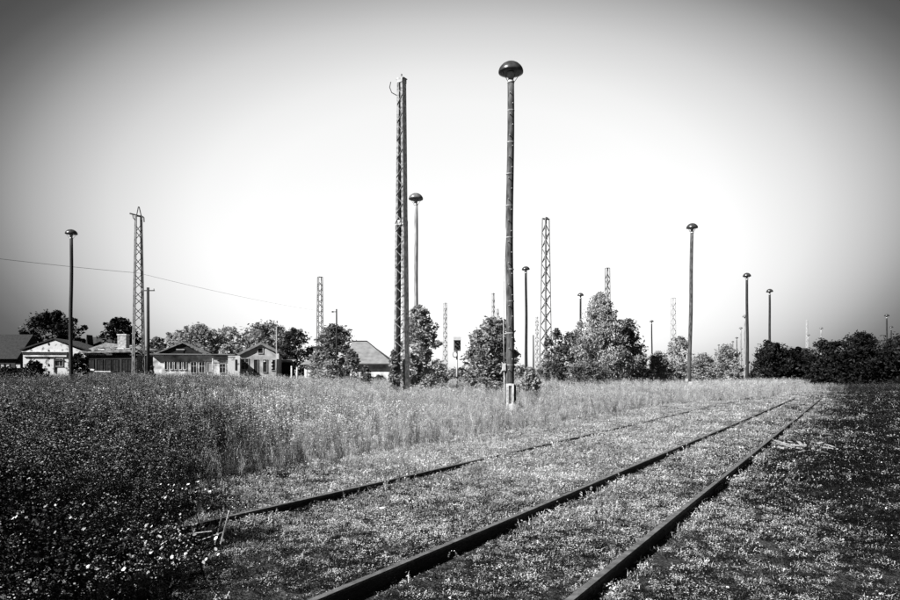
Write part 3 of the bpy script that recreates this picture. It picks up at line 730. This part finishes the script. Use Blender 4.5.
T(336, 325, 52, 108, 'dark dense tree behind the bare post and distant mast', 'deep', 'round', .28, 6000, base=.8, group=G1)
T(318, 352, 24, 92, 'low grey bush at the foot of the distant mast', 'mid', 'bush', .2, 2600, cat='bush', group='bushes among the weeds')
T(352, 350, 22, 88, 'dark bush against the left end of the hipped roof', 'deep', 'bush', .2, 2600, cat='bush', group='bushes among the weeds')
T(366, 366, 14, 70, 'small dark shrub before the hip roofed barn', 'deep', 'bush', .14, 1200, cat='bush', group='bushes among the weeds')
T(330, 361, 34, 84, 'low spreading bush right of the tiny hut', 'mid', 'bush', .18, 2600, cat='bush', group='bushes among the weeds')
T(419, 307.5, 44, 52, 'upright leafy bush growing at the foot of the tallest lattice mast', 'light', 'round', .16, 9500, base=.5, cat='bush', group='bushes among the weeds')
T(394, 350, 14, 47, 'sparse climber-like shrub on the left foot of the tallest mast', 'mid', 'bush', .14, 700, cat='bush', group='bushes among the weeds')
T(492, 319, 66, 50, 'large round bush behind the foot of the tall lamp post', 'light', 'bush', .16, 9500, cat='bush', group='bushes among the weeds')
T(437, 360, 30, 62, 'low pale bush beneath the faint pale mast', 'pale', 'bush', .15, 2200, cat='bush', group='bushes among the weeds')
T(530, 368, 26, 44, 'low pale bush right of the tall lamp post foot', 'pale', 'bush', .12, 2200, cat='bush', group='bushes among the weeds')
T(600, 295, 74, 80, 'tall weeping birch, the highest tree of the middle group', 'birch', 'birch', .15, 13000, trunk='bark_birch')
T(628, 320, 54, 84, 'dark pointed tree leaning right behind the birch', 'birch', 'cone', .22, 6000)
T(573, 333, 44, 82, 'dark leafy tree at the left side of the birch', 'deep', 'round', .2, 4500, base=.5)
T(556, 330, 30, 84, 'small bushy tree right of the small lattice mast', 'mid', 'round', .2, 2800, base=.5)
T(588, 362, 60, 70, 'low shrub belt below the birch', 'mid', 'bush', .15, 4500, cat='bush', group='bushes among the weeds')
T(634, 347, 34, 82, 'rounded bush right of the birch, below the pointed tree', 'mid', 'bush', .18, 3800, cat='bush', group='bushes among the weeds')
T(659, 352, 38, 88, 'dark low bush beneath the small distant lamp', 'birch', 'bush', .2, 3600, cat='bush', group='bushes among the weeds')
T(680, 338, 34, 92, 'pale airy tree left of the leaning lamp post', 'pale', 'round', .2, 2300, base=.8)
T(704, 353, 28, 86, 'pale bush just right of the leaning lamp post', 'pale', 'bush', .18, 2300, cat='bush', group='bushes among the weeds')
T(727, 346, 42, 96, 'dense bush below the row of distant lamps', 'mid', 'bush', .2, 4200, cat='bush', group='bushes among the weeds')
G2 = 'dark trees closing the yard on the right'  # shade is put into the near-black leaf colour of these trees
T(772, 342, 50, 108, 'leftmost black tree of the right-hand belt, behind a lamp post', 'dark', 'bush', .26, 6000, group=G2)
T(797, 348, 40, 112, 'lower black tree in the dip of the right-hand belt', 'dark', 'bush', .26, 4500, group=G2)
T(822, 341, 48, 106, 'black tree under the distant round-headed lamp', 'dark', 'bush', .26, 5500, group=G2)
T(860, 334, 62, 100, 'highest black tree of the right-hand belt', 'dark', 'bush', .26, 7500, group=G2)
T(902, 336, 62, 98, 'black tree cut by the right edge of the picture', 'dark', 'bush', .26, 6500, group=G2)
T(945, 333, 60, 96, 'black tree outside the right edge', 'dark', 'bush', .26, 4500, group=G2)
T(806, 360, 56, 112, 'low black bramble before the dip in the dark belt', 'dark', 'bush', .16, 3000, cat='bush', group='bushes among the weeds')
T(850, 357, 72, 108, 'low black bramble before the highest dark tree', 'dark', 'bush', .16, 4500, cat='bush', group='bushes among the weeds')
T(900, 357, 66, 102, 'black bramble at the right edge of the field', 'dark', 'bush', .16, 4000, cat='bush', group='bushes among the weeds')
T(79, 353, 26, 78, 'dark leafy bush at the foot of the leftmost lamp post', 'dark', 'bush', .17, 2400, cat='bush', group='bushes among the weeds')
T(34, 362, 34, 72, 'dark bush hiding the base of the white shed', 'dark', 'bush', .16, 2400, cat='bush', group='bushes among the weeds')
T(10, 368, 36, 66, 'black bush before the dark barn at the left edge', 'dark', 'bush', .15, 2400, cat='bush', group='bushes among the weeds')
T(151, 366, 12, 90, 'dark clump at the foot of the wooden pole', 'dark', 'bush', .16, 1200, cat='bush', group='bushes among the weeds')
# far belts seen through the gaps
for i, (px, tp, wp, Y_) in enumerate(((400, 366, 40, 240), (520, 366, 40, 250), (548, 363, 34, 230), (690, 362, 40, 240), (715, 364, 40, 250), (455, 369, 40, 260), (140, 352, 24, 170))):
    T(px, tp, wp, Y_, ['far low tree behind the tallest mast foot', 'far low tree between the thin lamp posts', 'far low tree behind the small lattice mast', 'far low tree behind the leaning lamp post', 'far low tree right of the leaning lamp post', 'far low tree behind the rail signal', 'far low tree behind the lattice mast by the dark shed'][i], 'mid', 'bush', .5, 1800, group='far trees on the horizon')
# unseen trees added outside the frame on the near left to cast shade
ADDED_SHADE_TREES = [(-17.4, -2.4, 13, 9.5), (-22.5, 8.5, 12, 8), (-31, 21, 11, 8)]
for i, (x_, y_, h_, w_) in enumerate(ADDED_SHADE_TREES):
    tree(100+i*37, 300, 10, y_, 'broad unseen tree added for shade outside the left edge, number along the field edge'.replace(', number along the field edge', [' beside the camera', ' further along the field', ' farthest along the field'][i]), 'deep', 'round', .2, 3400, x=x_, H=h_, Wd=w_, base=3.5, group='trees added outside the frame for shade')

# ------------------------------------------------------------------ ground cover (instanced plants)
SRC = {}
def blade(v, f, x, y, z0, h, w, az, bend, n=2):
    i = len(v); dx, dy = math.cos(az), math.sin(az); px, py = -dy, dx
    for k in range(n):
        t = k/n; off = bend*t*t; ww = w*(1-t*.6)/2
        v.append((x+dx*off-px*ww, y+dy*off-py*ww, z0+h*t)); v.append((x+dx*off+px*ww, y+dy*off+py*ww, z0+h*t))
    v.append((x+dx*bend, y+dy*bend, z0+h*(1-.25*bend/max(h, .01))))
    for k in range(n-1): f.append((i+2*k, i+2*k+1, i+2*k+3, i+2*k+2))
    f.append((i+2*n-2, i+2*n-1, i+2*n))
def leafq(v, f, p, L, w, az, tilt):
    i = len(v); d = Vector((math.cos(az)*math.cos(tilt), math.sin(az)*math.cos(tilt), math.sin(tilt)))
    s = Vector((-math.sin(az), math.cos(az), 0)); p = Vector(p)
    v += [tuple(p), tuple(p+d*L*.5+s*w/2), tuple(p+d*L-Vector((0, 0, L*.15))), tuple(p+d*L*.5-s*w/2)]; f.append((i, i+1, i+2, i+3))
def stemq(v, f, p, q, w):
    p, q = Vector(p), Vector(q); i = len(v); s = Vector((w/2, 0, 0)); t = Vector((0, w/2, 0))
    v += [tuple(p-s), tuple(p+s), tuple(q+s*.6), tuple(q-s*.6), tuple(p-t), tuple(p+t), tuple(q+t*.6), tuple(q-t*.6)]
    f += [(i, i+1, i+2, i+3), (i+4, i+5, i+6, i+7)]
def disc(v, f, c, r, n=6, tilt=.3):
    i = len(v); a0 = random.random()*6; ta = random.random()*6
    for k in range(n):
        a = a0+2*math.pi*k/n; x, y = r*math.cos(a), r*math.sin(a)
        v.append((c[0]+x, c[1]+y, c[2]+tilt*(x*math.cos(ta)+y*math.sin(ta))))
    f.append(tuple(range(i, i+n)))
def source(group, name, parts):
    """parts: list of (verts, faces, material); one mesh, several materials"""
    me = bpy.data.meshes.new(name); V = []; Fc = []; mi = []
    for k, (v, f, m) in enumerate(parts):
        b = len(V); V += v; Fc += [tuple(b+i for i in q) for q in f]; mi += [k]*len(f); me.materials.append(m)
    me.from_pydata(V, [], Fc); me.polygons.foreach_set('material_index', mi); me.update()
    o = bpy.data.objects.new(name, me)
    if group not in SRC: SRC[group] = bpy.data.collections.new('source_'+group)
    SRC[group].objects.link(o)
rnd = random.uniform
def mk_short(group, m, mh, nb=9, h=(.03, .10), rad=.10):
    for k in range(5):
        v, f = [], []
        for i in range(nb): blade(v, f, rnd(-rad, rad), rnd(-rad, rad), 0, rnd(*h), rnd(.006, .014), rnd(0, 6.3), rnd(.0, .12))
        v2, f2 = [], []
        for i in range(26): leafq(v2, f2, (rnd(-rad, rad), rnd(-rad, rad), rnd(.005, .055)), rnd(.018, .042), rnd(.012, .024), rnd(0, 6.3), rnd(-.3, .9))
        v3, f3 = [], []
        for i in range((1 if k % 2 else 0) if m is M['grass_shade_tint'] else 5): leafq(v3, f3, (rnd(-rad, rad), rnd(-rad, rad), rnd(.03, .08)), rnd(.02, .045), rnd(.012, .022), rnd(0, 6.3), rnd(-.3, .6))
        source(group, group+'_tuft', [(v, f, m), (v2, f2, mh), (v3, f3, M['grass_mid'] if m is M['grass_shade_tint'] else M['grass'])])
mk_short('short_grass', M['grass_mid'], M['herb']); mk_short('shade_tinted_grass', M['grass_shade_tint'], M['herb_shade_tint'])
def mk_tall(group, m, mh, ms):
    for k in range(5):
        v, f, v2, f2, v3, f3 = [], [], [], [], [], []
        for i in range(8): blade(v, f, rnd(-.18, .18), rnd(-.18, .18), 0, rnd(.25, .8), rnd(.008, .015), rnd(0, 6.3), rnd(.1, .45), 3)
        for i in range(34):     # small leaves at every height
            leafq(v, f, (rnd(-.2, .2), rnd(-.2, .2), rnd(.1, .95)**.8), rnd(.03, .075), rnd(.012, .028), rnd(0, 6.3), rnd(-.5, .7))
        for i in range(4):     # seeding stalks
            x, y, a = rnd(-.15, .15), rnd(-.15, .15), rnd(0, 6.3); b = rnd(.0, .2); h = rnd(.75, 1.1)
            q = (x+math.cos(a)*b, y+math.sin(a)*b, h); stemq(v2, f2, (x, y, 0), q, .004)
            for j in range(8): leafq(v3, f3, (q[0]+rnd(-.03, .03), q[1]+rnd(-.03, .03), h-rnd(0, .2)), rnd(.015, .035), .012, rnd(0, 6.3), rnd(-.3, .8))
        source(group, group+'_clump', [(v, f, m), (v2, f2, mh), (v3, f3, ms)])
mk_tall('tall_grass', M['grass'], M['herb'], M['straw']); mk_tall('tall_shade_tinted_grass', M['grass_shade_tint'], M['herb_shade_tint'], M['grass_mid'])
def mk_weed(group, ml, mf, flow):
    for k in range(5):
        v, f, v2, f2 = [], [], [], []
        for i in range(4):
            x, y = rnd(-.16, .16), rnd(-.16, .16); h = rnd(.7, 1.15); tx, ty = x+rnd(-.1, .1), y+rnd(-.1, .1)
            stemq(v, f, (x, y, 0), (tx, ty, h), .006)
            for j in range(24):
                t = rnd(.12, .98); leafq(v, f, (x+(tx-x)*t, y+(ty-y)*t, h*t), rnd(.04, .11)*(1.15-t*.6), rnd(.014, .035), rnd(0, 6.3), rnd(-.2, .8))
            for j in range(flow):
                a = rnd(0, 6.3); d = rnd(0, .09); disc(v2, f2, (tx+d*math.cos(a), ty+d*math.sin(a), h+rnd(-.12, .04)), rnd(.009, .022), 5, .5)
        source(group, group+'_clump', [(v, f, ml), (v2, f2, mf)])
mk_weed('tall_weeds', M['herb'], M['straw'], 9); mk_weed('shade_tinted_weeds', M['herb_shade_tint'], M['grass_mid'], 2)
for k in range(5):   # low white flowers
    v, f, v2, f2 = [], [], [], []
    for i in range(3):
        x, y = rnd(-.2, .2), rnd(-.2, .2); h = rnd(.06, .2); q = (x+rnd(-.05, .05), y+rnd(-.05, .05), h)
        stemq(v, f, (x, y, 0), q, .006)
        for j in range(4): leafq(v, f, (x, y, h*rnd(.1, .8)), rnd(.04, .08), .02, rnd(0, 6.3), rnd(0, .8))
        for j in range(1): disc(v2, f2, (q[0]+rnd(-.02, .02), q[1]+rnd(-.02, .02), h+rnd(0, .02)), rnd(.006, .012), 6, .8)
    source('white_flowers', 'flower_clump', [(v, f, M['herb']), (v2, f2, M['petal'])])
    source('umbels', 'umbel_clump', [(v, f, M['herb_shade_tint']), (v2, f2, M['petal'])])
for k in range(5):   # pebbles
    bm = bmesh.new(); bmesh.ops.create_icosphere(bm, subdivisions=1, radius=.05)
    for q in bm.verts: q.co *= rnd(.65, 1.2); q.co.z *= .6
    me = bpy.data.meshes.new('pebble'); bm.to_mesh(me); bm.free(); me.materials.append(M['stone'] if k < 3 else M['concrete'])
    o = bpy.data.objects.new('pebble', me); SRC.setdefault('gravel', bpy.data.collections.new('source_gravel')).objects.link(o)
def scatter(name, pts, group, label, hmin=1, hmax=1, scl=None, tilt=.12, seed=0):
    rng = np.random.default_rng(seed+11); n = len(pts)
    me = bpy.data.meshes.new(name); me.vertices.add(n); me.vertices.foreach_set('co', np.asarray(pts, np.float32).ravel())
    a = me.attributes.new('rot', 'FLOAT_VECTOR', 'POINT')
    rot = np.stack([rng.normal(0, tilt, n), rng.normal(0, tilt, n), rng.random(n)*6.283], 1).astype(np.float32); a.data.foreach_set('vector', rot.ravel())
    a = me.attributes.new('scl', 'FLOAT_VECTOR', 'POINT'); s = scl if scl is not None else np.ones(n)
    if s.ndim == 1: s = np.stack([s, s, s*rng.uniform(hmin, hmax, n)], 1)
    a.data.foreach_set('vector', s.astype(np.float32).ravel())
    a = me.attributes.new('idx', 'INT', 'POINT'); a.data.foreach_set('value', rng.integers(0, 5, n).astype(np.int32))
    o = link(name, me); tag(o, label, kind='stuff')
    ng = bpy.data.node_groups.new(name, 'GeometryNodeTree')
    ng.interface.new_socket('Geometry', in_out='INPUT', socket_type='NodeSocketGeometry'); ng.interface.new_socket('Geometry', in_out='OUTPUT', socket_type='NodeSocketGeometry')
    N = ng.nodes; L = ng.links; gi = N.new('NodeGroupInput'); go = N.new('NodeGroupOutput')
    ip = N.new('GeometryNodeInstanceOnPoints'); ci = N.new('GeometryNodeCollectionInfo')
    ci.inputs['Collection'].default_value = SRC[group]; ci.inputs['Separate Children'].default_value = True; ci.inputs['Reset Children'].default_value = True
    def at(nm, ty):
        q = N.new('GeometryNodeInputNamedAttribute'); q.data_type = ty; q.inputs['Name'].default_value = nm; return q.outputs['Attribute']
    L.new(gi.outputs[0], ip.inputs['Points']); L.new(ci.outputs[0], ip.inputs['Instance']); ip.inputs['Pick Instance'].default_value = True
    L.new(at('idx', 'INT'), ip.inputs['Instance Index']); L.new(at('scl', 'FLOAT_VECTOR'), ip.inputs['Scale'])
    er = N.new('FunctionNodeEulerToRotation'); L.new(at('rot', 'FLOAT_VECTOR'), er.inputs[0]); L.new(er.outputs[0], ip.inputs['Rotation'])
    L.new(ip.outputs[0], go.inputs[0])
    md = o.modifiers.new('plants', 'NODES'); md.node_group = ng
    return o
def smooth(a, b, x): t = np.clip((x-a)/(b-a), 0, 1); return t*t*(3-2*t)
def vnoise(x, y, sc, seed=0):
    rng = np.random.default_rng(seed); out = np.zeros_like(x)
    for k in range(5):
        a = rng.random()*6.28; fr = sc*(.6+rng.random()*1.2); ph = rng.random(2)*6.28
        out += np.sin((x*math.cos(a)+y*math.sin(a))*fr+ph[0])*np.sin((x*-math.sin(a)+y*math.cos(a))*fr*.8+ph[1])
    return out/2.2
def sample(n, y0, y1, p, pad=3.0, seed=0):
    """points in the wedge the field opens into; density falls as 1/Y^p"""
    rng = np.random.default_rng(seed+101)
    u = rng.random(n); e = 2-p
    y = (y0**e+u*(y1**e-y0**e))**(1/e)
    x = (rng.random(n)*2-1)*(.68*y+pad)
    return x, y, rng
def zone(x, y):
    s = s_of(x, y)
    tall = smooth(-4.2, -13, s)**.8                       # left of the third rail
    tall = np.maximum(tall, smooth(-2.2, -4.6, s)*smooth(38, 52, y))
    tall = np.maximum(tall, .42*smooth(55, 74, y+6*vnoise(x, y, .15, 17)))
    return s, tall
def off_rail(s, m=.07): return np.all([np.abs(s-q) > m for q in (0, -1.507, -4.27)], 0)
def gz(x, y): return np.array([gheight(a, b) for a, b in zip(x, y)])
# vignette painted in plant colour: darker copies towards the left, front and right
def vignette_amount(x, y, s):
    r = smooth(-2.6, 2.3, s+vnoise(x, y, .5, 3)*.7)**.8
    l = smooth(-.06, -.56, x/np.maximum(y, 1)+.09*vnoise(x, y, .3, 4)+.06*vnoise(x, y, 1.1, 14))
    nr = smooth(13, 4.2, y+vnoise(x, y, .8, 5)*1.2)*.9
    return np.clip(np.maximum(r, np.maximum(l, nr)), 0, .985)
def lay(n, y0, y1, p, seed, cond, bare=False):
    x, y, rng = sample(n, y0, y1, p, 3.5, seed); s, tall = zone(x, y); d = vignette_amount(x, y, s)
    k = cond(x, y, s, tall, d, rng) & off_rail(s)
    if bare: k &= (vnoise(x, y, 1.9, 31)*.6+vnoise(x, y, 5.5, 32)*.5+rng.normal(0, .35, len(x)) > -.56)
    return x[k], y[k], s[k], tall[k], d[k], rng
def put(name, group, label, L, scale, hs=(.8, 1.2), seed=0, tilt=.12):
    x, y, s, tall, d, rng = L
    pts = np.stack([x, y, gz(x, y)-.01], 1)
    scatter(name, pts, group, label, hs[0], hs[1], scale(x, y, s, tall, rng), tilt, seed)
near_s = lambda x, y, s, t, rng: rng.uniform(.6, 1.15, len(x))*(.42+.58*smooth(3, 16, y))*(1+.02*y)*(1-.35*smooth(.35, .1, np.minimum(np.abs(s), np.abs(s+1.5))))
put('short_grass', 'short_grass', 'short pale grass and herbs between and beside the rails',
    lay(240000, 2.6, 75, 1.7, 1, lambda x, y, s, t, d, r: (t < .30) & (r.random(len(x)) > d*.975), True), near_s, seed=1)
put('shade_tinted_ground_cover', 'shade_tinted_grass', 'low herbs with shade in their colour, covering the ground right of the track and the near edge',
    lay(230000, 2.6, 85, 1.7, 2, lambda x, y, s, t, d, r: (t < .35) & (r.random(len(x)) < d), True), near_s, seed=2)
tall_s = lambda x, y, s, t, rng: (.13+.78*t)*(1-.22*smooth(-.35, .0, x/np.maximum(y, 1)))*(1+.42*smooth(30, 75, y)*(1+.5*smooth(-.15, -.4, x/np.maximum(y, 1))))*(1-.5*smooth(2.6, 1.0, np.hypot(x-2.75, (y-31.3)*.7)))*rng.uniform(.75, 1.15, len(x))*(1+.10*vnoise(x, y, .3, 8))
put('tall_grass', 'tall_grass', 'tall seeding grass filling the field left of the tracks',
    lay(52000, 5, 115, 1.15, 3, lambda x, y, s, t, d, r: (t > .03) & (r.random(len(x)) > d*.97)), tall_s, seed=3)
put('tall_weeds', 'tall_weeds', 'flowering weeds standing among the tall grass',
    lay(42000, 5, 115, 1.15, 4, lambda x, y, s, t, d, r: (t > .03) & (r.random(len(x)) > d*.97) & (vnoise(x, y, .25, 9) > -.35)), tall_s, seed=4)
put('shade_tinted_tall_grass', 'tall_shade_tinted_grass', 'tall grass with shade in its colour at the left side of the field',
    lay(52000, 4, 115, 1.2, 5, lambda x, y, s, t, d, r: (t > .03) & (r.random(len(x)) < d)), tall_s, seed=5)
put('shade_tinted_weeds', 'shade_tinted_weeds', 'leafy weeds with shade in their colour at the left side of the field',
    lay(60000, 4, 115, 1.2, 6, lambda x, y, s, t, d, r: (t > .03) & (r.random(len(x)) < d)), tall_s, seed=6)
put('white_flowers', 'white_flowers', 'small white wildflowers scattered over the ground near the rails',
    lay(5200, 3, 60, 1.35, 7, lambda x, y, s, t, d, r: (vnoise(x, y, 1.1, 12) > .15) & (t < .9) & (r.random(len(x)) > d*.8)), lambda x, y, s, t, rng: rng.uniform(.6, 1.15, len(x))*(.5+.5*smooth(3, 14, y))*(1+.01*y), seed=7)
put('gravel', 'gravel', 'pale ballast stones lying loose in the short growth',
    lay(9000, 3, 60, 1.3, 8, lambda x, y, s, t, d, r: (t < .3) & (r.random(len(x)) < .05+.8*((y > 41) & (y < 47) & (s > -3) & (s < 8)))), lambda x, y, s, t, rng: rng.uniform(.2, .6, len(x))*(1+.02*y), seed=8, tilt=.5)
x, y, rng = sample(22000, 2.6, 14, 1.0, 3.5, 55); s_ = s_of(x, y); k = (x < -.36*y-.2+.25*vnoise(x, y, 1.3, 2)) & (s_ < -2.6) & (s_ > -13) & (rng.random(len(x)) < smooth(-13, -7, s_))
x, y, s_ = x[k], y[k], s_[k]  # this patch carries painted shade in its leaf colour
scatter('shade_tinted_herb_patch', np.stack([x, y, gz(x, y)-.01], 1), 'shade_tinted_weeds', 'leafy herbs with shade in their colour swallowing the rail end at lower left', .8, 1.2, rng.uniform(.22, .4, len(x))*(1+.9*smooth(-4.5, -10, s_)), .2, 21)
x, y, rng = sample(4500, 2.6, 9, 1.0, 3.0, 56); k = (x < -.33*y) & (s_of(x, y) < -2.2) & (vnoise(x, y, 1.4, 8) > -.1); x, y = x[k], y[k]
scatter('white_umbels', np.stack([x, y, gz(x, y)], 1), 'umbels', 'small white flower heads among the shade-tinted herbs at lower left', .8, 1.2, rng.uniform(1.0, 1.9, len(x)), .2, 22)
for k in range(5):
    bm = bmesh.new(); bmesh.ops.create_icosphere(bm, subdivisions=1, radius=.05)
    for q in bm.verts: q.co *= rnd(.6, 1.25); q.co.z *= .7
    me = bpy.data.meshes.new('ballast_stone'); bm.to_mesh(me); bm.free(); me.materials.append(M['roof_pale'] if k < 4 else M['stone'])
    o = bpy.data.objects.new('ballast_stone', me); SRC.setdefault('ballast', bpy.data.collections.new('source_ballast')).objects.link(o)
put('track_ballast', 'ballast', 'old grey ballast stones showing through the growth of the track bed',
    lay(70000, 2.6, 50, 1.7, 18, lambda x, y, s, t, d, r: (t < .1) & (s > -6) & (s < 9) & (vnoise(x, y, 1.9, 31)*.6+vnoise(x, y, 5.5, 32)*.5 < .15)), lambda x, y, s, t, rng: rng.uniform(.12, .42, len(x))*(.7+.5*smooth(3, 16, y)), seed=18, tilt=.6)
# ragged weeds hugging the foot of each rail
rngr = np.random.default_rng(77); n = 5200
tt = rngr.random(n)**1.3*56-2; sr = rngr.choice([0, -1.507, -4.27, -4.27, -4.27], n)+rngr.choice([-1, 1, 1], n)*rngr.uniform(.08, .2, n)
clump = np.sin(tt*1.9+sr*3)+np.sin(tt*.73+sr)*.8+rngr.normal(0, .6, n) > .35
tt, sr = tt[clump], sr[clump]; P = [on_rail(a, b) for a, b in zip(sr, tt)]
scatter('rail_side_herbs', np.array([(p.x, p.y, 0) for p in P]), 'short_grass', 'tufts of grass growing against the rails', .8, 1.5, rngr.uniform(.7, 1.5, len(P))*(.5+.5*smooth(3, 14, np.array([p.y for p in P]))), .2, 9)

# ------------------------------------------------------------------ small things
def slab(name, px, py, size, label, cat, m='stone', n=1, group=None, flat=.4):
    Y_ = F*EYE/(py-HY); o = empty(name, (X(px, Y_), Y_, .03), label, cat, group, rz=rnd(0, 3))
    for k in range(n):
        bm = bmesh.new(); bmesh.ops.create_icosphere(bm, subdivisions=2, radius=size)
        for q in bm.verts: q.co *= 1+.25*noise.noise(q.co*3/size+Vector((k, px, 0))); q.co.z *= flat
        me = bpy.data.meshes.new('stone'); bm.to_mesh(me); bm.free(); me.materials.append(M[m])
        a = link('stone', me, o, (rnd(-1, 1)*size*1.1*(n > 1), rnd(-1, 1)*size*1.1*(n > 1), k*.04+.04))
    return o
slab('stone', 182, 566.5, .06, 'pale oval stone in the dark growth at lower left', 'stone')
slab('stone', 383, 514, .035, 'single white stone between the rails near the middle', 'stone')
slab('concrete_block', 807, 377.3+2.5, .5, 'pale block at the foot of the dark trees, left of the others', 'concrete block', 'concrete', flat=.9)
slab('concrete_block', 849, 376+3, .7, 'white block below the highest dark tree', 'concrete block', 'concrete', flat=1.3)
slab('concrete_block', 822, 379+2, .45, 'pale block between the two others at the dark trees', 'concrete block', 'concrete', flat=.7)
# heap of bleached boards and sheets right of the track
Yh = F*EYE/(455-HY); o = empty('board_heap', (X(801, Yh), Yh, .05), 'heap of broken bleached boards lying right of the track', 'rubbish heap')
for k in range(16):
    L_ = rnd(.1, .35); MB().box((0, 0, 0), (L_, rnd(.03, .07), .015)).build('board', M['paper'], o, loc=(rnd(-.45, .45), rnd(-.35, .35), .05+k*.011))
    bpy.context.scene.collection.objects[-1].rotation_euler = (rnd(-.25, .25), rnd(-.3, .3), rnd(0, 6))
Yh = F*EYE/(545-HY); o = empty('dry_stalks', (X(208, Yh), Yh, 0), 'few snapped pale dry stalks crossing each other at lower left', 'dead stalks')
for a, b in (((-.12, 0, .03), (.15, .05, .12)), ((.12, 0, 0), (.2, .02, .33)), ((.06, .02, 0), (.13, .0, .26)), ((-.2, .03, .1), (.05, -.03, .14))):
    MB().tube([a, b], .007, 5).build('stalk', M['straw'], o)
